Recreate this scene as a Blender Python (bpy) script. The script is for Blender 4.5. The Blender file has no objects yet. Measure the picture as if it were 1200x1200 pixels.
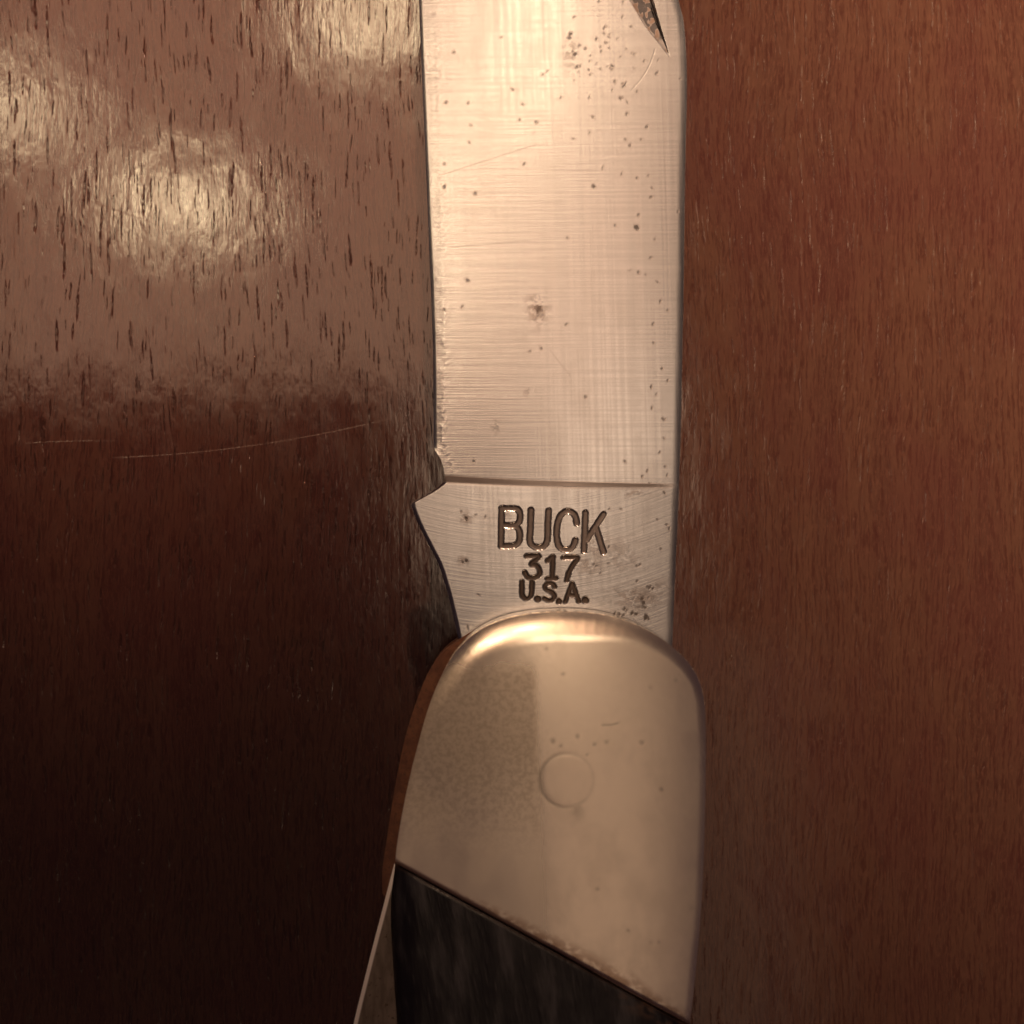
import bpy, math
import numpy as np

# ------------------------------------------------------------------ camera, world, lamps, exposure
S = 0.000065            # metres for one pixel of the 1200-px picture, at the level of the blade's face
ZC = 0.0065             # mid-plane of the knife lying on the table
ZB = ZC + 0.0013        # blade face
D = 0.110               # camera above the blade face
scn = bpy.context.scene
col = scn.collection
cam_d = bpy.data.cameras.new('camera'); cam = bpy.data.objects.new('camera', cam_d); col.objects.link(cam)
cam.location = (0, 0, ZB + D)
cam_d.sensor_width = 36; cam_d.lens = 36 * D / (1200 * S)
cam_d.clip_start = 0.005; cam_d.clip_end = 20
cam_d.dof.use_dof = True; cam_d.dof.focus_distance = D + 0.002
cam_d.dof.aperture_fstop = (cam_d.lens / 1000) / 0.0022
scn.camera = cam
cy = scn.cycles; cy.max_bounces = 4; cy.diffuse_bounces = 2; cy.glossy_bounces = 3; cy.transmission_bounces = 1
cy.adaptive_threshold = 0.03; cy.caustics_reflective = False; cy.caustics_refractive = False
w = bpy.data.worlds.new('World'); scn.world = w; w.use_nodes = True
w.node_tree.nodes['Background'].inputs[0].default_value = (0.98, 0.52, 0.56, 1)
w.node_tree.nodes['Background'].inputs[1].default_value = 0.042
vs = scn.view_settings; vs.view_transform = 'Standard'; vs.look = 'None'; vs.gamma = 1; vs.exposure = 0
vs.use_curve_mapping = False

def lamp(name, kind, loc, color, power, target=None, **kw):
    d = bpy.data.lights.new(name, kind); d.color = color; d.energy = power
    for k, v in kw.items(): setattr(d, k, v)
    o = bpy.data.objects.new(name, d); col.objects.link(o); o.location = loc
    if target is not None:
        import mathutils
        o.rotation_euler = (mathutils.Vector(target) - mathutils.Vector(loc)).to_track_quat('-Z', 'Y').to_euler()
    return o
def area(name, x0, x1, y0, y1, z, color, L):
    a, b = x1 - x0, y1 - y0
    return lamp(name, 'AREA', ((x0+x1)/2, (y0+y1)/2, z), color, L * math.pi * a * b, shape='RECTANGLE', size=a, size_y=b)
def bulb(name, loc, r, color, L):
    return lamp(name, 'POINT', loc, color, L * 4 * math.pi**2 * r * r, shadow_soft_size=r)

H = 1.5
K = S * (D + ZB) / D * (1 + H / (D + ZB))        # metres on the ceiling for one pixel of mirror image in the table
def ceil(px, py): return ((px - 600) * K, (600 - py) * K)
WARM = (1.0, 0.59, 0.37)
x0, y0 = ceil(-80, 448); x1, y1 = ceil(700, -260)
area('ceiling_light_panel', x0, x1, y0, y1, H, WARM, 2.25)
x0, y0 = ceil(585, 1260); x1, y1 = ceil(930, 740)
area('metal_fill_panel', x0, x1, y0, y1, H, (1.0, 0.64, 0.41), 0.34)  # stands in for room light, cut to what the bolster's right half mirrors
for pa, pb, L in ((735, 690, 0.8), (690, 600, 2.6), (600, 448, 3.8)):
    x0, y0 = ceil(535, pa); x1, y1 = ceil(745, pb)
    area('metal_fill_panel', x0, x1, y0, y1, H, (1.0, 0.68, 0.45), L)  # unseen strips, added only to brighten the lower blade and tang
for i, (px, py, r, L) in enumerate(((212, 238, .034, 29), (436, 22, .040, 23), (-4, 128, .032, 26))):
    x, y = (c * (1 + (H - 0.12) / (D + ZB)) / (1 + H / (D + ZB)) for c in ceil(px, py))
    bulb('ceiling_bulb', (x, y, H - 0.12), r, (1.0, 0.76, 0.45), L)
lamp('added_spot', 'SPOT', (0.055, 0.85, 0.50), (1.0, 0.65, 0.43), 420, target=(0.058, 0.092, 0),
     shadow_soft_size=0.022, spot_size=math.radians(10.0), spot_blend=1.0)  # unseen spot, added to light the right-hand wood and leave the lower left dark

lamp('added_spot', 'SPOT', (-0.055, 0.85, 0.50), (1.0, 0.50, 0.34), 185, target=(-0.034, 0.068, 0),
     shadow_soft_size=0.010, spot_size=math.radians(5.6), spot_blend=1.0)  # second unseen spot, added to lift the wood at middle left

# ------------------------------------------------------------------ helpers
BASE = np.array([0.0040, -0.0150, 0.0])
def P(px, py, z):
    """picture pixels at height z -> metres in the knife's own frame"""
    f = S * (1 - (z - ZB) / D)
    return np.stack([(px - 600) * f - BASE[0], (600 - py) * f - BASE[1], z - BASE[2] + 0 * px], -1)

def link(name, verts, faces, mat, parent=None, attrs=None, normals=None, smooth=True):
    me = bpy.data.meshes.new(name)
    verts = np.asarray(verts, np.float32)
    if isinstance(faces, np.ndarray):
        nf = len(faces)
        me.vertices.add(len(verts)); me.vertices.foreach_set('co', verts.ravel())
        me.loops.add(nf * 4); me.loops.foreach_set('vertex_index', faces.astype(np.int32).ravel())
        me.polygons.add(nf)
        me.polygons.foreach_set('loop_start', np.arange(0, nf * 4, 4, dtype=np.int32))
        me.update(calc_edges=True); me.validate()
    else:
        me.from_pydata([tuple(v) for v in verts], [], [tuple(int(i) for i in f) for f in faces]); me.update()
    me.polygons.foreach_set('use_smooth', np.full(len(me.polygons), smooth, bool))
    for k, a in (attrs or {}).items():
        t = me.attributes.new(k, 'FLOAT', 'POINT'); t.data.foreach_set('value', np.asarray(a, np.float32))
    if normals is not None:
        me.normals_split_custom_set_from_vertices([tuple(n) for n in normals])
    me.materials.append(mat)
    o = bpy.data.objects.new(name, me); col.objects.link(o); o.parent = parent
    return o

def spline(pts, n, closed=False):
    """Catmull-Rom through pts, evenly resampled to n points"""
    p = np.array(pts, float)
    if closed: q = np.vstack([p[-1], p, p[0], p[1]])
    else: q = np.vstack([2*p[0]-p[1], p, 2*p[-1]-p[-2]])
    out = []
    t = np.linspace(0, 1, 24, endpoint=False)[:, None]
    for i in range(len(q) - 3):
        a, b, c, d = q[i:i+4]
        out.append(.5*((2*b)+(-a+c)*t+(2*a-5*b+4*c-d)*t**2+(-a+3*b-3*c+d)*t**3))
    out = np.vstack(out + ([p[:1]] if closed else [p[-1:]]))
    s = np.r_[0, np.cumsum(np.hypot(*np.diff(out, axis=0).T))]
    g = np.linspace(0, s[-1], n + 1)[:-1] if closed else np.linspace(0, s[-1], n)
    return np.stack([np.interp(g, s, out[:, 0]), np.interp(g, s, out[:, 1])], -1)

def seg_dist(X, Y, pts):
    """distance of every (X,Y) to a polyline"""
    d = np.full(np.shape(X), 1e9)
    for (ax, ay), (bx, by) in zip(pts[:-1], pts[1:]):
        vx, vy = bx-ax, by-ay
        t = np.clip(((X-ax)*vx+(Y-ay)*vy)/(vx*vx+vy*vy+1e-9), 0, 1)
        d = np.minimum(d, np.hypot(X-ax-t*vx, Y-ay-t*vy))
    return d
def sstep(a, b, x):
    t = np.clip((x-a)/(b-a), 0, 1); return t*t*(3-2*t)
rng = np.random.default_rng(7)
_tab = rng.random((256, 256))
def vnoise(x, y):
    xi, yi = np.floor(x).astype(int), np.floor(y).astype(int)
    u, v = x-xi, y-yi; u = u*u*(3-2*u); v = v*v*(3-2*v)
    g = lambda i, j: _tab[i % 256, j % 256]
    return (g(xi,yi)*(1-u)+g(xi+1,yi)*u)*(1-v)+(g(xi,yi+1)*(1-u)+g(xi+1,yi+1)*u)*v
def fbm(x, y, o=4):
    return sum(vnoise(x*2**k+17*k, y*2**k+5*k)*.5**k for k in range(o))/(2-.5**(o-1))

class NT:
    def __init__(s, name):
        s.m = bpy.data.materials.new(name); s.m.use_nodes = True; s.t = s.m.node_tree
        s.bsdf = s.t.nodes['Principled BSDF']
    def put(s, sock, v):
        if hasattr(v, 'is_output'): s.t.links.new(v, sock)
        elif isinstance(v, (tuple, list)) and len(v) == 3 and sock.type == 'RGBA': sock.default_value = (*v, 1)
        else: sock.default_value = v
    def node(s, typ, ins=None, out=0, **kw):
        n = s.t.nodes.new(typ)
        for k, v in kw.items(): setattr(n, k, v)
        for k, v in (ins or {}).items(): s.put(n.inputs[k], v)
        return n.outputs[out]
    def math(s, op, a, b=0.0, c=0.0, clamp=False):
        n = s.t.nodes.new('ShaderNodeMath'); n.operation = op; n.use_clamp = clamp
        s.put(n.inputs[0], a); s.put(n.inputs[1], b); s.put(n.inputs[2], c); return n.outputs[0]
    def mix(s, f, a, b, blend='MIX'):
        n = s.t.nodes.new('ShaderNodeMix'); n.data_type = 'RGBA'; n.blend_type = blend
        s.put(n.inputs[0], f); s.put(n.inputs[6], a); s.put(n.inputs[7], b); return n.outputs[2]
    def step(s, x, a, b, c=0.0, d=1.0):
        return s.node('ShaderNodeMapRange', {0: x, 1: a, 2: b, 3: c, 4: d}, interpolation_type='SMOOTHSTEP')
    def xyz(s): # object coordinates in millimetres
        c = s.node('ShaderNodeTexCoord', out=3)
        v = s.t.nodes.new('ShaderNodeSeparateXYZ'); s.t.links.new(c, v.inputs[0])
        return [s.math('MULTIPLY', v.outputs[i], 1000.0) for i in range(3)]
    def vec(s, x, y, z=0.0): return s.node('ShaderNodeCombineXYZ', {0: x, 1: y, 2: z})
    def noise(s, v, scale=1.0, detail=3.0, rough=.55, dist=0.0):
        return s.node('ShaderNodeTexNoise', {'Vector': v, 'Scale': scale, 'Detail': detail, 'Roughness': rough, 'Distortion': dist}, noise_dimensions='2D')
    def stretch(s, x, y, fx, fy, **k): return s.noise(s.vec(s.math('MULTIPLY', x, fx), s.math('MULTIPLY', y, fy)), **k)
    def bump(s, h, dist, strength=1.0, normal=None):
        i = {'Height': h, 'Distance': dist, 'Strength': strength}
        if normal is not None: i['Normal'] = normal
        return s.node('ShaderNodeBump', i)
    def attr(s, name): return s.node('ShaderNodeAttribute', attribute_name=name, out=2)
    def set(s, **kw):
        for k, v in kw.items(): s.put(s.bsdf.inputs[k.replace('_', ' ')], v)
        return s.m

# ------------------------------------------------------------------ tabletop
def wood_material():
    n = NT('varnished_wood'); x, y, z = n.xyz()
    sway = n.math('MULTIPLY', n.math('SUBTRACT', n.stretch(x, y, .03, .012), .5), 6.0)
    sway2 = n.math('MULTIPLY', n.math('SUBTRACT', n.stretch(x, y, .5, .15), .5), .5)
    sway3 = n.math('MULTIPLY', n.math('SUBTRACT', n.stretch(x, y, 2.2, .8, detail=2.0), .5), .16)
    gx = n.math('ADD', n.math('ADD', n.math('ADD', x, sway), sway2), sway3)
    broad = n.stretch(gx, y, .45, .02, detail=3.0)
    fibre = n.stretch(gx, y, 4.2, .30, detail=4.0, rough=.65)
    fine = n.stretch(gx, y, 9.0, 1.1, detail=3.0, rough=.7)
    blot = n.stretch(x, y, .10, .06, detail=4.0)
    base = n.mix(n.step(broad, .3, .7), (.0316, .0144, .0100), (.0368, .0174, .0116))
    base = n.mix(n.step(fibre, .34, .56, .70, 0.0), base, (.0190, .0060, .0046))
    base = n.mix(n.step(fine, .46, .72, 0.0, .65), base, (.051, .0236, .0160))
    base = n.mix(n.step(blot, .42, .65, 0.0, .26), base, (.0280, .0074, .0082))
    # open pores
    def pores(w, l, seed, lo, hi):
        v = n.t.nodes.new('ShaderNodeTexVoronoi'); v.voronoi_dimensions = '2D'; v.feature = 'F1'
        n.put(v.inputs['Vector'], n.vec(n.math('MULTIPLY_ADD', gx, 1/w, seed), n.math('MULTIPLY_ADD', y, 1/l, seed*.37)))
        n.put(v.inputs['Scale'], 1.0)
        r = n.node('ShaderNodeSeparateColor', {0: v.outputs['Color']})
        thr = n.math('MULTIPLY_ADD', r, hi - lo, lo)
        q = n.math('DIVIDE', v.outputs['Distance'], n.math('MAXIMUM', thr, .01))
        return n.step(q, 1.05, .55)
    edge = n.noise(n.vec(n.math('MULTIPLY', x, 2.5), n.math('MULTIPLY', y, 1.2)), detail=4.0, rough=.7)
    p1 = pores(.52, 8.0, 3.1, -.06, .20)
    p2 = pores(.85, 12.0, 41.7, -.16, .14)
    p3 = pores(.34, 4.2, 91.3, -.03, .20)
    patch = n.step(n.stretch(x, y, .16, .10, detail=2.0), .34, .56)
    closed = n.step(n.math('MULTIPLY_ADD', broad, 6.0, x), 6.0, 20.0, 1.0, .18)      # the right-hand boards have a closer grain
    pore = n.math('MAXIMUM', n.math('MULTIPLY', n.math('MAXIMUM', p1, p3), patch), n.math('MAXIMUM', p2, n.math('MULTIPLY', p1, .45)))
    pore = n.math('MULTIPLY', n.math('MULTIPLY', pore, closed), n.step(edge, .34, .50))
    base = n.mix(n.math('MULTIPLY', pore, .28), base, (.008, .0025, .0022))
    # scratches in the varnish
    def scratch(xa, xb, ya, slope, bend, width):
        t = n.math('SUBTRACT', x, xa)
        c = n.math('ADD', n.math('MULTIPLY_ADD', t, slope, ya), n.math('MULTIPLY', n.math('MULTIPLY', t, t), bend))
        d = n.math('ABSOLUTE', n.math('SUBTRACT', y, c))
        m = n.step(d, width, width*.25)
        return n.math('MULTIPLY', m, n.math('MULTIPLY', n.step(x, xa-.5, xa+3), n.step(x, xb+.5, xb-6)))
    k = .0697
    sc = scratch((130-600)*k, (470-600)*k, (600-536)*k, .03, .0048, .045)
    sc2 = scratch((20-600)*k, (150-600)*k, (600-520)*k, .08, -.006, .04)
    sc3 = scratch((95-600)*k, (195-600)*k, (600-232)*k, -.35, 0.0, .06)
    sc4 = scratch((250-600)*k, (380-600)*k, (600-160)*k, -.9, 0.0, .04)
    sc = n.math('MAXIMUM', n.math('MAXIMUM', sc, n.math('MULTIPLY', sc2, .6)), n.math('MULTIPLY', n.math('MAXIMUM', sc3, sc4), .7))
    sc = n.math('MULTIPLY', sc, n.step(n.stretch(x, y, 1.0, 1.0), .22, .50))
    base = n.mix(n.math('MULTIPLY', sc, .07), base, (.25, .13, .07))
    # relief
    und = n.noise(n.vec(n.math('MULTIPLY', x, .16), n.math('MULTIPLY', y, .13)), detail=2.0)
    und2 = n.noise(n.vec(n.math('MULTIPLY', x, .8), n.math('MULTIPLY', y, .35)), detail=3.0)
    orange = n.noise(n.vec(n.math('MULTIPLY', x, 3.2), n.math('MULTIPLY', y, 1.6)), detail=3.0)
    h = n.math('MULTIPLY', und, .030)
    h = n.math('MULTIPLY_ADD', und2, .013, h)
    h = n.math('MULTIPLY_ADD', orange, .0026, h)
    h = n.math('MULTIPLY_ADD', fibre, .0034, h)
    h = n.math('MULTIPLY_ADD', fine, .0011, h)
    h = n.math('MULTIPLY_ADD', pore, -.085, h)
    h = n.math('MULTIPLY_ADD', sc, -.006, h)
    nb = n.bump(h, .001)
    n.set(Base_Color=base, Roughness=n.step(n.stretch(x, y, .5, .3), .3, .7, .08, .12), Normal=nb, IOR=1.6)
    return n.m
WOOD = wood_material()
def make_table():
    t, b = .45, .022
    f = .0015
    v, fc = [], []
    for (e, zz) in ((t-.004, -b), (t, -b+.004), (t, -f*1.2), (t-f, 0.0)):
        v += [(-e, -e, zz), (e, -e, zz), (e, e, zz), (-e, e, zz)]
    for k in range(3):
        for i in range(4):
            j = (i+1) % 4; fc.append((k*4+i, k*4+j, k*4+4+j, k*4+4+i))
    fc += [(12, 13, 14, 15), (3, 2, 1, 0)]
    o = link('tabletop', v, fc, WOOD, smooth=False)
    o['kind'] = 'structure'
make_table()

# ------------------------------------------------------------------ metals
def steel(name, kind):
    n = NT(name); x, y, z = n.xyz()
    stain, rust = n.attr('stain'), n.attr('rust')
    if kind == 'blade':
        ric = n.step(y, (600-575)*.065+15, (600-560)*.065+15, 1.0, 0.0)     # the tang is finished along another direction
        skew = n.math('MULTIPLY', n.math('MULTIPLY', x, x), -.018)
        yy = n.math('SUBTRACT', y, n.math('MULTIPLY', ric, n.math('MULTIPLY', x, .12)))
        yy = n.math('ADD', yy, n.math('MULTIPLY', ric, skew))
        l1 = n.stretch(x, yy, .09, 6.0, detail=2.0, rough=.6)
        l2 = n.stretch(n.math('MULTIPLY_ADD', y, .03, x), y, 3.4, .045, detail=1.0, rough=.5)
        l3 = n.stretch(x, yy, .35, 11.0, detail=0.0)
        h = n.math('MULTIPLY', l1, .0026)
        h = n.math('MULTIPLY_ADD', l2, n.math('MULTIPLY_ADD', ric, -.0012, .0016), h)
        h = n.math('MULTIPLY_ADD', l3, .0014, h)
        mot = n.stretch(x, y, .4, .25, detail=4.0)
        base = n.mix(n.step(l1, .35, .65, .0, .35), (.385, .40, .42), (.29, .30, .315))
        base = n.mix(n.step(mot, .45, .75, .0, .15), base, (.36, .355, .35))
        rough = n.math('ADD', n.step(l2, .3, .7, .215, .245), n.step(mot, .45, .7, 0.0, .02))
    else:
        l1 = n.stretch(n.math('MULTIPLY_ADD', y, .55, x), y, 3.5, .25, detail=4.0, rough=.7)
        sp = n.stretch(x, y, 2.4, 2.4, detail=5.0, rough=.7)
        mot = n.stretch(x, y, .35, .25, detail=4.0)
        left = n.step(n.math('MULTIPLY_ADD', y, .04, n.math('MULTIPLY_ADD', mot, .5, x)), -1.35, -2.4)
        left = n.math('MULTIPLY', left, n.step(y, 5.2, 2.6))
        base = n.mix(n.step(mot, .4, .7, 0.0, .5), (.90, .84, .72), (.82, .76, .64))
        speckle = n.math('MULTIPLY', n.step(sp, .38, .64, 0.0, .36), n.math('MULTIPLY', left, n.step(y, -12.0, -4.0)))
        dark_refl = n.math('MULTIPLY', left, n.step(n.math('MULTIPLY_ADD', mot, 4.0, y), -8.0, 1.0, .12, .50))  # dark reflection on the left half, painted into the base colour
        base = n.mix(dark_refl, base, (.20, .165, .125))
        base = n.mix(speckle, base, (.26, .215, .165))
        h = n.math('MULTIPLY', l1, .0009)
        h = n.math('MULTIPLY_ADD', sp, .0006, h)
        rough = n.math('ADD', n.step(mot, .3, .7, .18, .22), n.math('MULTIPLY', left, .13))
    base = n.mix(rust, base, (.105, .050, .020) if kind == 'blade' else (.34, .19, .105))
    base = n.mix(stain, base, (.012, .007, .0045))
    dirt = n.math('MAXIMUM', stain, rust)
    rough = n.math('ADD', n.math('MULTIPLY_ADD', dirt, .02, rough), n.step(dirt, .50, .60, 0.0, .35 if kind == 'blade' else 0.0))
    n.set(Base_Color=base, Metallic=n.math('MULTIPLY_ADD', dirt, -.55 if kind == 'blade' else 0.0, 1.0, clamp=True), Roughness=rough, Normal=n.bump(h, .001))
    return n.m
BLADE_STEEL = steel('brushed_blade_steel', 'blade')
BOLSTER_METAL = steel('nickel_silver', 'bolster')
def brass_material():
    n = NT('tarnished_brass'); x, y, z = n.xyz()
    a = n.stretch(x, y, .9, .7, detail=5.0, rough=.7)
    b = n.stretch(x, y, 3.0, 3.0, detail=3.0)
    base = n.mix(n.step(a, .35, .65), (.085, .030, .015), (.14, .056, .027))
    base = n.mix(n.step(b, .56, .72, 0.0, .6), base, (.045, .016, .008))
    n.set(Base_Color=base, Metallic=.45, Roughness=.5, Normal=n.bump(a, .00004)); return n.m
BRASS = brass_material()
def black_material():
    n = NT('black_handle_plastic'); x, y, z = n.xyz()
    a = n.stretch(n.math('MULTIPLY_ADD', y, .12, x), y, .55, .12, detail=4.0, rough=.6)
    b = n.stretch(n.math('MULTIPLY_ADD', y, .2, x), y, 4.0, .5, detail=4.0)
    rust = n.attr('rust')
    base = n.mix(n.step(a, .46, .74, 0.0, .8), (.004, .0038, .0055), (.045, .043, .050))
    base = n.mix(n.step(b, .58, .8, 0.0, .5), base, (.055, .050, .054))
    base = n.mix(rust, base, (.09, .05, .03))
    n.set(Base_Color=base, Roughness=n.step(a, .35, .7, .28, .5), Normal=n.bump(n.math('MULTIPLY_ADD', b, .3, a), .00008)); return n.m
BLACK = black_material()
def spring_material():
    n = NT('grey_spring_steel'); x, y, z = n.xyz()
    a = n.stretch(x, y, 2.0, .5, detail=4.0)
    b = n.stretch(x, y, 2.5, 2.5, detail=3.0)
    base = n.mix(n.step(a, .3, .7), (.17, .14, .12), (.11, .09, .075))
    base = n.mix(n.step(b, .64, .74, 0.0, .7), base, (.05, .03, .02))
    base = n.mix(n.attr('stain'), base, (.80, .77, .74))  # edge glint painted as a paler colour; its mask rides in this attribute
    n.set(Base_Color=base, Metallic=1.0, Roughness=.42, Normal=n.bump(a, .000004)); return n.m
SPRING = spring_material()

knife = bpy.data.objects.new('pocket_knife', None); col.objects.link(knife); knife.location = BASE
knife.empty_display_size = .02
knife['label'] = 'opened pocket knife with worn steel blade, metal bolster and black handle on varnished wood'
knife['category'] = 'pocket knife'

# ------------------------------------------------------------------ blade: one height field over its outline
LEFT = [(600,-660),(556,-600),(522,-510),(502,-400),(491,-280),(487,-150),(489,-60),(491,0),(494,80),(498,170),(502,270),(505,340),(507.5,420),(508,500),(508.5,524),
        (513,532),(518,542),(520.5,552),(521,560),(518,566.5),(510,573),(497,581),(484,588),(482,592),(485,602),(492,618),(503,640),(514,662),(523,690),(530,718),(536,745),(538,752),(541,790),(545,850),(550,930)]
RIGHT = [(600.5,-660),(622,-600),(655,-510),(695,-400),(735,-280),(770,-150),(788,-40),(795,0),(801,25),(804,60),(805,110),(803,200),(800,400),(796,560),(790,700),(788,752),(786,790),(782,850),(778,930)]
def make_blade():
    lp, rp = spline(LEFT, 4000), spline(RIGHT, 4000)
    ys = np.r_[np.arange(-658, -60, 5.0), np.arange(-60, 520, 1.15), np.arange(520, 730, .6), np.arange(730, 930.1, 5.0)]
    nu = 500
    u = np.linspace(0, 1, nu)
    Lx = np.interp(ys, np.maximum.accumulate(lp[:, 1]), lp[:, 0]); Rx = np.interp(ys, np.maximum.accumulate(rp[:, 1]), rp[:, 0])
    Y = np.repeat(ys[:, None], nu, 1)
    X = Lx[:, None] + (Rx-Lx)[:, None]*u[None]
    dl, dr = X-Lx[:, None], Rx[:, None]-X
    # --- height above the mid-plane, in mm
    plunge = 561 + (X-520)*.030 + 2.0*np.sin((X-520)/270*math.pi)
    grind = sstep(3.6, -3.6, Y-plunge)                                  # 1 on the ground blade, 0 on the tang
    Wd = np.maximum((Rx-Lx)[:, None], 1)
    Wg = np.where(Y > 500, Rx[:, None]-508.0, Wd)
    t = np.clip(dr/np.maximum(Wg, 180), 0, 1)
    face = 1.45 - (.04 + np.interp(Y, [80, 560], [1.10, .62])*t**1.12 - .10*np.sin(t*math.pi))*grind
    face -= .012*np.exp(-((Y-plunge-1.5)/3.2)**2)*sstep(788, 700, X)    # small groove along the plunge line
    face -= .010*np.exp(-((Y-plunge-1.5)/2.5)**2)*sstep(794, 780, X)
    wob = fbm(Y/22., Y*0+3.3, 3)
    bw = np.interp(Y, [-660, 0, 150, 330, 420, 520], [14, 21, 18, 14, 15, 10])*(.85+.3*wob) + 1.6*(fbm(Y/4., X/9., 2)-.5)
    edge = np.where(grind > .5, .10 + np.clip(dl, 0, None)*.0185 + .10*sstep(0, 2.5, dl), 9)
    k = .045
    hmin = np.clip(.5+.5*(edge-face)/k, 0, 1)
    Z = np.where(edge < 8, edge*(1-hmin)+face*hmin-k*hmin*(1-hmin), face)
    # recompute the bevel so that it meets the face at width bw
    fb = np.where(grind > .5, face - (.085*np.clip(1-dl/np.maximum(bw, 3), 0, 1)**1.1 + .03*np.clip(1-dl/4.0, 0, 1)**1.6)*sstep(534, 518, Y), face)
    Z = fb
    Z -= .22*np.clip(1-dl/5.0, 0, 1)**2*(1-grind)                        # eased edge of the tang
    Z -= .034*np.clip(1-dr/10.0, 0, 1)**2.6                               # rounded spine
    # nail nick
    nl = np.interp(Y, [-200, -170, -110, -50, 0, 30, 66], [748, 727, 718, 726, 738, 756, 784.5])
    nr = np.interp(Y, [-200, -170, -110, -50, 0, 30, 66], [748, 752, 755, 759, 765.5, 774, 784.5])
    nick_w = np.maximum(nr-nl, .5)
    s = (X-nl)/nick_w
    depth = .62*np.clip(nick_w/26, 0, 1)
    nick = np.where((s > 0) & (s < 1) & (Y < 65.5) & (Y > -199), depth*np.minimum(s/.80, 1)*sstep(1.0, .86, s), 0)*sstep(-200, -185, Y)
    Z -= nick
    stain, rust = np.zeros_like(Z), np.zeros_like(Z)
    nm = ((s > -.02) & (s < 1.02) & (Y < 66) & (Y > -200))
    rust = np.maximum(rust, np.where(nm, .35+.5*sstep(.50, .68, fbm(X/5., Y/6., 3)), 0))
    stain = np.maximum(stain, np.where(nm, .34 + .35*sstep(30, 60, Y) + .25*sstep(.35, .0, s), 0))
    # --- stamped characters: centre lines traced on the tang
    def g(pts): return [(560+a/4.8, 570+b/4.8) for a, b in pts]
    def sm(pts): return [tuple(q) for q in spline(g(pts), 40)]
    chars = [
     ('stamped_letter', 3.3, [g([(134,124),(130,336)]), sm([(134,124),(200,124),(228,132),(238,160),(236,192),(222,212),(200,219),(150,220)]), sm([(150,220),(205,223),(230,240),(236,275),(232,310),(214,330),(180,336),(130,337)])]),
     ('stamped_letter', 3.4, [sm([(299,134),(296,220),(292,295),(302,328),(340,345),(375,333),(391,300),(394,220),(398,136)])]),
     ('stamped_letter', 3.4, [sm([(557,208),(547,165),(518,141),(482,147),(455,185),(444,240),(446,300),(460,340),(492,358),(524,350),(541,328),(549,303)])]),
     ('stamped_letter', 3.4, [g([(606,148),(597,364)]), g([(708,156),(612,300)]), g([(664,232),(708,370)])]),
     ('stamped_numeral', 2.9, [sm([(273,392),(310,391),(345,393),(322,418),(300,438),(330,446),(347,472),(342,500),(310,516),(280,508),(264,484)])]),
     ('stamped_numeral', 2.9, [g([(392,418),(422,396),(418,516)]), g([(392,520),(438,517)])]),
     ('stamped_numeral', 2.9, [sm([(482,401),(520,400),(560,404),(532,448),(512,485),(500,527)])]),
     ('stamped_letter', 2.8, [sm([(248,538),(247,590),(250,615),(270,632),(292,624),(302,600),(305,538)])]),
     ('stamped_dot', 4.0, [g([(337,633),(338,634)])]),
     ('stamped_letter', 2.6, [sm([(432,566),(418,548),(392,546),(377,562),(386,582),(412,594),(430,612),(424,634),(400,643),(374,632)])]),
     ('stamped_dot', 3.6, [g([(456,646),(457,647)])]),
     ('stamped_letter', 2.7, [g([(492,648),(530,548),(570,648)]), g([(508,612),(558,614)])]),
     ('stamped_dot', 4.2, [g([(604,642),(606,640)])]),
    ]
    owner = np.full(Z.shape, -1); best = np.full(Z.shape, 1e9)
    r0, r1 = np.searchsorted(ys, 585), np.searchsorted(ys, 715)
    Xs, Ys = X[r0:r1], Y[r0:r1]
    rag = (fbm(Xs/2.6, Ys/2.6, 2)-.5)*1.1
    cut = np.zeros(Xs.shape)
    for i, (nm_, hw, strokes) in enumerate(chars):
        d = np.min([seg_dist(Xs, Ys, st) for st in strokes], 0) + rag - .2
        dpt = np.clip((hw+.5-d)/2.8, 0, 1)
        dpt = dpt*dpt*(3-2*dpt)
        dpt *= .085
        cut = np.maximum(cut, dpt)
        q = d/hw
        m = (d < hw+.7) & (q < best[r0:r1])
        owner[r0:r1][m] = i; best[r0:r1][m] = q[m]
        fill = sstep(hw+.6, hw-1.4, d)
        mott = .55+.45*fbm(Xs/3., Ys/3., 3) if i < 4 else .85+.15*fbm(Xs/3., Ys/3., 2)
        edge_d = np.exp(-((d-hw+.8)/1.0)**2)
        rust[r0:r1] = np.maximum(rust[r0:r1], fill*(.62 if i < 4 else .75))
        stain[r0:r1] = np.maximum(stain[r0:r1], fill*mott*(.33 if i < 4 else .72) + edge_d*.24)
    Z[r0:r1] -= cut
    # --- pits and rust spots, placed as on the knife
    rr = np.random.default_rng(3)
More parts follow.
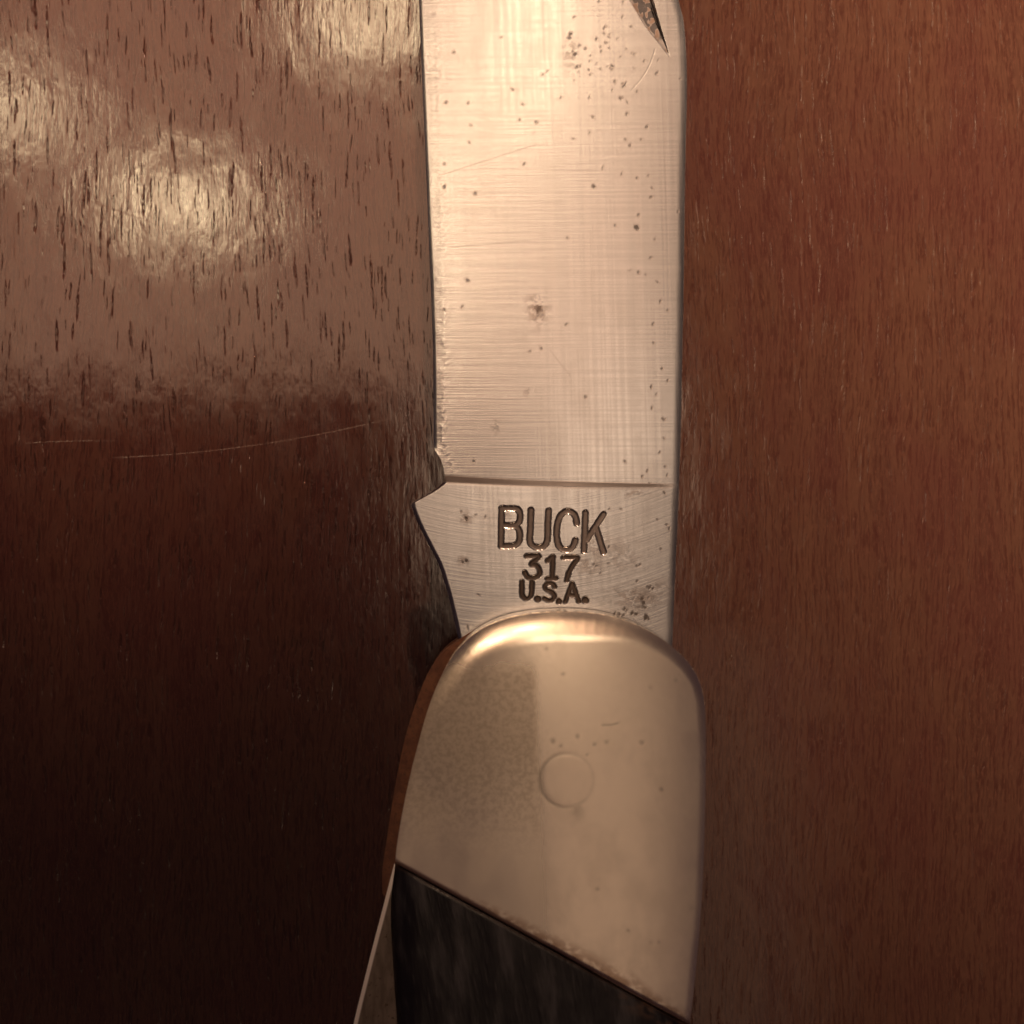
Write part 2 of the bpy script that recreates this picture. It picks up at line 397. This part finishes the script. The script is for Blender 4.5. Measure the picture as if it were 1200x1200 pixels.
    spots = [(450+a/3, b/3, r) for a, b, r in [(245,183,1.6),(217,360,1.9),(295,362,1.2),(305,440,1.1),(300,500,1.2),(213,575,1.1),(212,657,2.0),(321,680,1.9),(492,577,1.5),(536,430,1.7),(477,421,1.2),(487,366,1.3),(452,314,1.5),(575,250,1.2),(558,262,1.2),(622,343,1.3),(412,131,1.2),(737,655,2.4),(888,798,3.0),(893,803,2.2),(895,755,1.6),(735,411,1.6),(724,468,1.2),(667,488,1.2),(854,400,1.7),(925,445,1.9),(865,511,1.7),(905,490,1.4),(850,490,1.2),(890,625,1.3),(836,611,1.2),(930,617,1.1),(941,692,1.8),(943,660,1.1),(769,590,1.4),(953,840,1.3),(939,905,1.6),(895,957,1.7),(962,990,1.4),(973,1058,1.6),(946,1138,1.7),(812,792,1.3),(645,836,1.1),(641,1140,1.6),(960,257,1.8),(294,986,1.9),(1042,276,1.3),(1034,744,1.3),(920,965,1.0),(998,1090,1.1),(865,950,1.0),
        (655,120,2.6),(668,60,1.3),(652,132,2.4),(672,190,2.6),(664,180,1.6),(678,236,2.2),(688,160,1.7),(708,172,1.2),(690,232,1.3),(843,303,2.0),(848,296,1.8),(831,345,1.8),(838,343,1.4),(812,286,1.7),(803,232,2.1),(802,243,1.5),(855,358,1.4),(890,322,1.4),(748,137,1.9),(775,97,1.8),(765,180,1.4),(783,150,1.6),(838,60,1.2),(870,92,1.6),(720,245,1.5),(727,262,1.4),(880,190,1.4),(915,215,1.3)]]
    spots += [(450+rr.normal(805, 48)/3, abs(rr.normal(190, 90))/3, rr.uniform(.7, 1.3)) for _ in range(30)]
    spots += [(450+a/3, 300+b/3, r) for a, b, r in [(708,495,1.7),(978,395,1.7),(998,437,1.5),(940,460,1.6),(958,485,1.1),(942,532,1.5),(981,571,1.5),(987,573,1.7),(847,722,1.5),(908,775,1.5),(926,755,1.5),(990,740,1.2),(315,723,1.5),(948,305,1.4),(552,325,1.4),(512,335,1.2),(275,178,1.3),(212,190,1.7),(985,640,1.1),(970,690,1.1),(935,800,1.2),(995,770,1.3)]]
    spots += [(560+a/4.8, 570+b/4.8, r) for a, b, r in [(1050,35,1.8),(1030,352,1.5),(897,533,1.4),(895,446,1.4),(910,442,1.5),(955,565,1.7),(968,568,2.2),(985,575,1.8),(925,632,2.3),(932,655,2.6),(938,680,2.3),(868,712,2.6),(890,718,2.7),(945,735,3.4),(958,740,2.4),(770,715,1.9),(795,718,2.0),(820,725,1.8),(825,688,2.0),(840,697,1.7),(1065,215,1.5),(1078,232,1.5),(1075,243,1.2),(1010,185,1.0),(650,440,1.4),(668,450,1.4),(735,433,1.3),(690,488,1.1),(960,625,1.4),(878,630,1.0),(806,127,1.1),(740,125,1.2),(738,340,1.4),(40,170,1.1),(412,826,1.5)]]
    spots += [(460+a/4, 480+b/4, r) for a, b, r in [(343,508,2.2),(346,518,1.8),(328,715,1.7),(345,708,2.2),(402,868,1.3),(352,1018,1.3),(322,478,1.2),(388,495,1.2),(380,245,1.2)]]
    for cx, cy, r in spots:
        r *= .85
        i0, i1 = np.searchsorted(ys, cy-3*r-2), np.searchsorted(ys, cy+3*r+2)
        if i1 <= i0: continue
        a = rr.uniform(.7, 1.5); th = rr.uniform(.2, 1.2)
        dx, dy = X[i0:i1]-cx, Y[i0:i1]-cy
        d = np.hypot((dx*math.cos(th)+dy*math.sin(th))*a, (dy*math.cos(th)-dx*math.sin(th))/a) + 1.2*(vnoise(X[i0:i1]/1.3+cx, Y[i0:i1]/1.3)-.5)
        m = sstep(r+.7, r-.8, d)
        stain[i0:i1] = np.maximum(stain[i0:i1], m*min(.85, .10+.30*r)); rust[i0:i1] = np.maximum(rust[i0:i1], sstep(r+2.5, r-.5, d)*.28)
        Z[i0:i1] -= m*.005
    # cloudy rust blooms: (x, y, rx, ry, strength)
    for cx, cy, rx, ry, k_ in [(630,362,12,19,.60),(668,62,9,24,.32),(581,499,5,7,.5),(620,460,6,6,.25),(724,650,34,24,.24),(745,700,36,14,.45),(752,705,12,20,.5),(745,578,16,6,.45),(700,640,18,22,.3),(773,690,14,14,.3),(590,600,8,9,.3),(546,607,8,8,.5),(544,657,9,6,.5),(690,662,20,16,.35)]:
        i0, i1 = np.searchsorted(ys, cy-2*ry), np.searchsorted(ys, cy+2*ry)
        xs_, ys_ = X[i0:i1], Y[i0:i1]
        e = np.exp(-(((xs_-cx)/rx)**2+((ys_-cy)/ry)**2)*1.2)
        m = e*sstep(.50, .66, fbm(xs_/7.+cx, ys_/4.5, 4)+.12*e)*k_
        rust[i0:i1] = np.maximum(rust[i0:i1], m); stain[i0:i1] = np.maximum(stain[i0:i1], sstep(.62, .74, fbm(xs_/4.+cx, ys_/3., 3)+.1*e)*e*k_*.8)
    # dark band along the plunge groove, grime at the notch and against the bolster
    pl = sstep(1.35, .75, np.abs(Y-plunge)/np.interp(X, [520, 640, 790], [4.0, 3.0, 1.6]))*sstep(800, 760, X)
    rust = np.maximum(rust, pl*(.50+.15*sstep(640, 525, X)))
    stain = np.maximum(stain, .72*pl)
    rust = np.maximum(rust, .55*sstep(6, 0, dl)*((Y > 575) & (Y < 600))*sstep(.4, .6, fbm(X/3., Y/3., 2)))
    # three long hairline scratches
    for a, b, k_ in (((517,205),(629,169),.16), ((525,290),(620,282),.14), ((644,410),(668,440),.12), ((560,197),(700,200),.08)):
        rust = np.maximum(rust, k_*sstep(1.0, .2, seg_dist(X, Y, [a, b])))
    lp_ = [tuple(q) for q in spline([(768,57),(762,75),(752,92),(740,106)], 30)]
    Z -= .003*sstep(1.1, .2, seg_dist(X, Y, lp_))
    # burrs of the hand-sharpened edge
    band = np.exp(-((dl-bw)/6.0)**2)*(grind > .5)
    Z -= band*.007*(fbm(X/4.5+Y/9., Y/5., 3)-.5)*2*sstep(-60, 40, Y)
    zt = ZC + Z/1000
    V = P(X.ravel(), Y.ravel(), zt.ravel())
    G = V.reshape(len(ys), nu, 3)
    tu, tv = np.gradient(G, axis=1), np.gradient(G, axis=0)
    N = np.cross(tu, tv); N /= np.linalg.norm(N, axis=2, keepdims=True)+1e-20
    N *= np.sign(N[..., 2:3]+1e-12); N = N.reshape(-1, 3)
    idx = np.arange(len(ys)*nu).reshape(len(ys), nu)
    Q = np.stack([idx[1:, :-1], idx[1:, 1:], idx[:-1, 1:], idx[:-1, :-1]], -1)
    own = owner[1:, :-1]
    st_, ru_ = np.clip(stain, 0, 1).ravel(), np.clip(rust, 0, 1).ravel()
    def sub(mask, name, parent, extra=None):
        q = Q[mask]; ids = np.unique(q)
        remap = np.full(len(V), -1); remap[ids] = np.arange(len(ids))
        v, nn, f = V[ids], N[ids], remap[q]
        a, b = st_[ids], ru_[ids]
        if extra is not None:
            ev, en, ef = extra
            # extra faces index the grid with >=0 and own vertices with negative numbers
            f2 = np.where(ef >= 0, remap[np.maximum(ef, 0)], len(ids)-1-ef)
            v, nn, f = np.vstack([v, ev]), np.vstack([nn, en]), np.vstack([f, f2])
            a, b = np.r_[a, np.zeros(len(ev))], np.r_[b, np.zeros(len(ev))]
        return link(name, v, f, BLADE_STEEL, parent, {'stain': a, 'rust': b}, nn)
    # flanks and underside close the body
    nr_ = len(ys)
    bl = P(X[:, 0], Y[:, 0], 2*ZC-zt[:, 0]); br = P(X[:, -1], Y[:, -1], 2*ZC-zt[:, -1])
    tl, tr = V[idx[:, 0]], V[idx[:, -1]]
    ev = np.vstack([tl, bl, tr, br, bl, br])
    def side(c):
        d = np.gradient(c[:, :2], axis=0); m = np.stack([-d[:, 1], d[:, 0], 0*d[:, 0]], -1); return m/(np.linalg.norm(m, axis=1, keepdims=True)+1e-20)
    sl, sr = side(tl), side(tr)
    sl *= -np.sign(sl[:, :1]+1e-9)*1.0; sr *= np.sign(sr[:, :1]+1e-9)
    dn = np.tile([0, 0, -1.0], (nr_, 1))
    en = np.vstack([sl, sl, sr, sr, dn, dn])
    i = np.arange(nr_-1); off = lambda b_: -(1+b_*nr_+i)
    ef = np.vstack([np.stack([off(0), off(0)-1, off(1)-1, off(1)], -1),
                    np.stack([off(3), off(3)-1, off(2)-1, off(2)], -1),
                    np.stack([off(4), off(4)-1, off(5)-1, off(5)], -1)])
    nick_mask = (np.where(nick > 0, 1, 0)[1:, :-1] > 0) & (own < 0)
    blade = sub((own < 0) & ~nick_mask, 'blade', knife, (ev, en, ef))
    blade['label'] = 'worn brushed steel blade with stamped tang, pitted and speckled with rust'
    sub(nick_mask, 'nail_nick', blade)
    for i_, (nm_, _, _) in enumerate(chars):
        if (own == i_).any(): sub(own == i_, nm_, blade)
    return blade
make_blade()

# ------------------------------------------------------------------ generic pebble: rings from an outline inwards, height from a function
def pebble(name, outline, center, zfun, zbot, mat, parent, rings=70, power=1.8, attrfun=None, flip=False):
    o = np.asarray(outline, float); n = len(o)
    t = np.linspace(0, 1, rings)**power * .9995
    c = np.asarray(center, float)
    if c.ndim == 1: c = np.repeat(c[None], n, 0)
    X = o[None, :, 0]*(1-t[:, None]) + c[None, :, 0]*t[:, None]
    Y = o[None, :, 1]*(1-t[:, None]) + c[None, :, 1]*t[:, None]
    Z = zfun(X, Y)
    mz = (lambda z: 2*ZC - z) if flip else (lambda z: z)
    V = P(X.ravel(), Y.ravel(), mz(Z.ravel()))
    base = P(o[:, 0], o[:, 1], np.full(n, mz(zbot)))
    # perspective of the picture is only undone for the near side; the far side copies the near outline
    if flip:
        V[:, :2] = P(X.ravel(), Y.ravel(), Z.ravel())[:, :2]
        base[:, :2] = P(o[:, 0], o[:, 1], Z[0])[:, :2]
    else:
        base[:, :2] = V[:n, :2]
    cb = base.copy(); cb[:, :2] = V[-n:, :2]
    allv = np.vstack([V, base, base, cb, V[:n]])
    idx = np.arange(rings*n).reshape(rings, n); nx = np.roll(idx, -1, 1)
    F = np.stack([idx[:-1], nx[:-1], nx[1:], idx[1:]], -1).reshape(-1, 4)
    b = rings*n + np.arange(n); bn = np.roll(b, -1)
    w0 = rings*n + 3*n + np.arange(n); wn = np.roll(w0, -1)        # the wall has its own copy of the rim, so that the edge stays crisp
    F = np.vstack([F, np.stack([b, bn, wn, w0], -1)])
    b2, b3 = b + n, b + 2*n
    cap = np.stack([b3, np.roll(b3, -1), np.roll(b2, -1), b2], -1)
    F = np.vstack([F, cap])
    # orientation: outward
    a0 = np.sum(o[:, 0]*np.roll(o[:, 1], -1)-np.roll(o[:, 0], -1)*o[:, 1])
    if (a0 > 0) != flip: F = F[:, ::-1]
    at = None
    if attrfun is not None:
        s, r = attrfun(X, Y)
        at = {'stain': np.r_[np.clip(s, 0, 1).ravel(), np.zeros(4*n)], 'rust': np.r_[np.clip(r, 0, 1).ravel(), np.zeros(4*n)]}
    return link(name, allv, F, mat, parent, at)

ZT = 0.0126                    # top of the bolster
ZL = 0.0086                    # top of the near liner
SIDE = spline([(463,1011),(466,985),(472,950),(480,912),(490,872),(502,830),(516,795),(534,763),(556,742),(585,727),(620,719),(660,716.5),(700,719),(735,728),(765,742),(790,760),(808,778),(819,797),(825,820),(827,850),(827,900),(825.5,980),(822,1060),(816,1130),(809,1196)], 460)
BOT = np.stack([np.linspace(809, 463, 160), np.interp(np.linspace(809, 463, 160), [463, 560, 650, 740, 809], [1011, 1064, 1113, 1164, 1201])], -1)[:-1]
def bol_z(X, Y):
    d = seg_dist(X, Y, [tuple(p) for p in SIDE[::6]] + [tuple(SIDE[-1])])
    wd = (9+38*sstep(890, 690, Y))*(1-.55*sstep(670, 790, X)*sstep(880, 800, Y))
    q = np.clip(1-d/wd, 0, 1)
    z = ZT - (.028+.13*sstep(900, 720, Y))*wd*S*q**2.2
    z -= .00032*((X-655)/170)**2 + .00030*sstep(640, 470, X)**1.5
    r = np.hypot(X-664, Y-914)
    z -= .000003*np.exp(-((r-31.5)/2.6)**2)*(.45+.55*sstep(690, 640, X))
    d2 = seg_dist(X, Y, [(463,1011),(809,1201)])
    z -= .00006*np.clip(1-d2/5, 0, 1)**2
    return z
def bol_attr(X, Y):
    s, r = np.zeros_like(X), np.zeros_like(X)
    d2 = seg_dist(X, Y, [(463,1011),(560,1064),(650,1113),(740,1164),(809,1201)])
    reach = np.interp(X, [460, 520, 600, 740, 770, 800], [3, 6, 18, 28, 20, 18])
    f = fbm(X/7., Y/6., 5)
    r = np.maximum(r, .70*sstep(1, .1, d2/reach)*sstep(.34, .70, f+.14*(1-d2/reach)))
    r = np.maximum(r, .8*sstep(6, 1, d2))
    for cx, cy, q in [(648,868,3.0),(676.5,862.5,2.4),(710.5,869.5,2.6),(696.5,872,2.2),(688,884,1.6),(657,874,1.6),(762,806,2),(792,797,1.8),(752,870,3),(775,925,2.4),(700,1042,2),(660,790,2.2),(640,760,2),(736,1090,2),(762,1104,1.6),(772,1104,1.6),(810,1064,1.4)]:
        s = np.maximum(s, .30*sstep(q+1.6, q-1.6, np.hypot(X-cx, Y-cy)+2*(fbm(X/3., Y/3., 2)-.5)))
    s = np.maximum(s, .32*sstep(1.8, .4, seg_dist(X, Y, [(706,849.5),(716,849.5),(724,847.5)])))
    rr = np.hypot(X-664, Y-914)
    ring = np.exp(-((rr-31.5)/2.2)**2)
    s = np.maximum(s, ring*(.10+.30*sstep(676, 634, X)+.10*sstep(930, 945, Y)))
    e = np.exp(-(((X-676)/8)**2+((Y-950)/13)**2)); s = np.maximum(s, .26*e*sstep(.3, .6, f+.2*e))
    s = np.maximum(s, .18*r)
    return s, r
OUT = np.vstack([SIDE, BOT])
cen = np.stack([np.interp(OUT[:, 1], [716, 1200], [655, 665]), np.clip(OUT[:, 1]*.55+400, 830, 1010)], -1)
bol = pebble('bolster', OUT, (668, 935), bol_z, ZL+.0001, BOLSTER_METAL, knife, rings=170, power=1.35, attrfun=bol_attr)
bol['label'] = 'rounded nickel silver bolster with pin and rust along its handle edge'
th = np.linspace(0, 2*math.pi, 96, endpoint=False)
ring_o = np.stack([664+30*np.cos(th), 914+30*np.sin(th)], -1)
pebble('pivot_pin', ring_o, (664, 914), lambda X, Y: bol_z(X, Y) + .000002 - .000003*sstep(27, 30, np.hypot(X-664, Y-914)), ZT-.0015, BOLSTER_METAL, bol, rings=14, power=1,
       attrfun=lambda X, Y: (0*X+.0, 0*X+.03))
pebble('bolster', OUT[::3], (668, 935), bol_z, ZL+.0001, BOLSTER_METAL, knife, rings=24, power=1.35, attrfun=lambda X, Y: (0*X, 0*X), flip=True)

# ------------------------------------------------------------------ handle scales, liners, folded blade, back spring
SC = np.vstack([np.stack([np.linspace(463, 809, 120), np.interp(np.linspace(463, 809, 120), [463, 560, 650, 740, 809], [1013.5, 1066.5, 1115.5, 1166.5, 1203.5])], -1),
                spline([(809,1204),(800,1290),(790,1400),(782,1560),(786,1720),(800,1880),(822,2020)], 160)[1:],
                spline([(822,2020),(720,2060),(560,2130)], 60)[1:],
                spline([(560,2130),(538,1960),(516,1780),(497,1600),(484,1450),(473,1320),(466,1210),(460,1120),(458,1060),(463,1013.5)], 200)[1:-1]])
def sc_z(X, Y):
    side = [(809,1204),(800,1290),(790,1400),(782,1560),(786,1720),(800,1880),(822,2020)]
    sl = [(560,2130),(538,1960),(516,1780),(497,1600),(484,1450),(473,1320),(466,1210),(460,1120),(458,1060),(463,1013.5)]
    d = np.minimum(seg_dist(X, Y, side)/26, seg_dist(X, Y, sl)/34)
    q = np.clip(1-d, 0, 1)
    z = ZT - .00015 - .0018*(1-np.sqrt(np.clip(1-q*q, 0, 1))) - .0006*((X-640)/170)**2
    d2 = seg_dist(X, Y, [(463,1013.5),(809,1203.5)])
    return z - .00008*np.clip(1-d2/5, 0, 1)**2
def sc_attr(X, Y):
    d2 = seg_dist(X, Y, [(463,1013.5),(809,1203.5)])
    f = fbm(X/9., Y/8., 4)
    r = .6*sstep(26, 4, d2)*sstep(690, 760, X)*sstep(.45, .62, f) + .35*sstep(4, 0, d2)
    return 0*X, r
ax = np.stack([np.clip(np.interp(SC[:, 1], [1000, 1200, 2130], [610, 640, 680]), 0, 900), np.clip(SC[:, 1], 1180, 1990)], -1)
pebble('handle_scale', SC, ax, sc_z, ZL+.0001, BLACK, knife, rings=60, power=1.6, attrfun=sc_attr)['label'] = 'scuffed black handle scale'
pebble('handle_scale', SC[::3], ax[::3], sc_z, ZL+.0001, BLACK, knife, rings=16, power=1.6, flip=True, attrfun=lambda X, Y: (0*X, 0*X))
# rear bolster, beyond the picture
RB = np.vstack([spline([(822,2023),(720,2063),(560,2133)], 60), spline([(560,2133),(585,2290),(620,2400),(680,2470),(750,2480),(820,2420),(850,2300),(845,2150),(822,2023)], 200)[1:-1]])
def rb_z(X, Y):
    d = seg_dist(X, Y, [(560,2133),(585,2290),(620,2400),(680,2470),(750,2480),(820,2420),(850,2300),(845,2150),(822,2023)])
    q = np.clip(1-d/40, 0, 1)
    return ZT - .002*(1-np.sqrt(np.clip(1-q*q, 0, 1))) - .0005*((X-700)/170)**2
for fl in (False, True):
    pebble('bolster', RB, (705, 2260), rb_z, ZL+.0001, BOLSTER_METAL, knife, rings=24, power=1.4, flip=fl, attrfun=lambda X, Y: (0*X, 0*X))
# brass liners: same outline, standing proud along the blade slot
LIN = np.vstack([spline([(448,1047),(448,1020),(453,985),(460,940),(467,900),(476,860),(488,822),(501,790),(517,766),(536,751),(556,738.5),(585,724),(620,716.5),(660,714.5),(700,717.5),(735,728),(765,743),(790,761)], 260),
                 spline([(790,761),(806,780),(816,800),(821,830),(822,900),(818,1040),(806,1190),(794,1300),(783,1420),(776,1560),(780,1720),(794,1880),(816,2020),(838,2150),(842,2300),(812,2412),(748,2470)], 240)[1:],
                 spline([(748,2470),(684,2462),(628,2396),(592,2290),(568,2133),(544,1960),(522,1780),(503,1600),(490,1450),(479,1320),(472,1210),(466,1120),(463,1070),(459,1040),(453,1052),(448,1047)], 260)[1:-1]])
lax = np.stack([np.interp(LIN[:, 1], [714, 1040, 2500], [640, 640, 705]), np.clip(LIN[:, 1], 860, 2350)], -1)
def lin_z(X, Y): return np.full_like(X, ZL)
lin = pebble('liner', LIN, lax, lin_z, ZL-.0007, BRASS, knife, rings=4, power=1)
lin['label'] = 'tarnished brown brass liner edge'
pebble('liner', LIN, lax, lin_z, ZL-.0007, BRASS, knife, rings=4, power=1, flip=True)
# second blade, folded into the handle: its back stands out at the left
FB = np.vstack([spline([(462,1012),(456,1035),(447,1070),(436,1112),(425,1156),(414,1202),(404,1260),(398,1330),(400,1420),(412,1540),(436,1680),(470,1840),(520,2010),(560,2100)], 240),
                spline([(560,2100),(600,2060),(560,1800),(520,1500),(497,1250),(480,1100),(470,1030),(462,1012)], 160)[1:-1]])
fax = np.stack([np.interp(FB[:, 1], [1010, 1200, 1500, 2100], [466, 455, 480, 560]), np.clip(FB[:, 1], 1040, 2060)], -1)
def fb_z(X, Y):
    d = seg_dist(X, Y, [(462,1012),(456,1035),(447,1070),(436,1112),(425,1156),(414,1202),(404,1260),(398,1330),(400,1420),(412,1540),(436,1680),(470,1840),(520,2010)])
    q = np.clip(1-d/6.5, 0, 1)
    return .00905 - .00006*q**1.5 - .00012*sstep(40, 6, d)
pebble('folded_blade', FB, fax, fb_z, .0062, SPRING, knife, rings=60, power=1.3,
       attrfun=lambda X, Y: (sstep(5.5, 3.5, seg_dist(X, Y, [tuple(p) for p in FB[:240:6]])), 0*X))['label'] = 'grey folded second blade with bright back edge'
# back spring between the liners along the right side
BS = np.vstack([spline([(786,775),(802,792),(812,830),(813,900),(809,1040),(798,1190),(786,1300),(775,1420),(768,1560),(772,1720),(786,1880),(808,2020)], 160),
                spline([(808,2020),(740,2040),(715,1880),(700,1600),(710,1300),(730,1100),(745,960),(760,830),(786,775)], 120)[1:-1]])
bax = np.stack([np.interp(BS[:, 1], [775, 960, 1300, 1600, 2030], [785, 782, 750, 735, 770]), np.clip(BS[:, 1], 800, 2000)], -1)
pebble('back_spring', BS, bax, lambda X, Y: np.full_like(X, ZL-.00075), 2*ZC-ZL+.00075, SPRING, knife, rings=3, power=1)
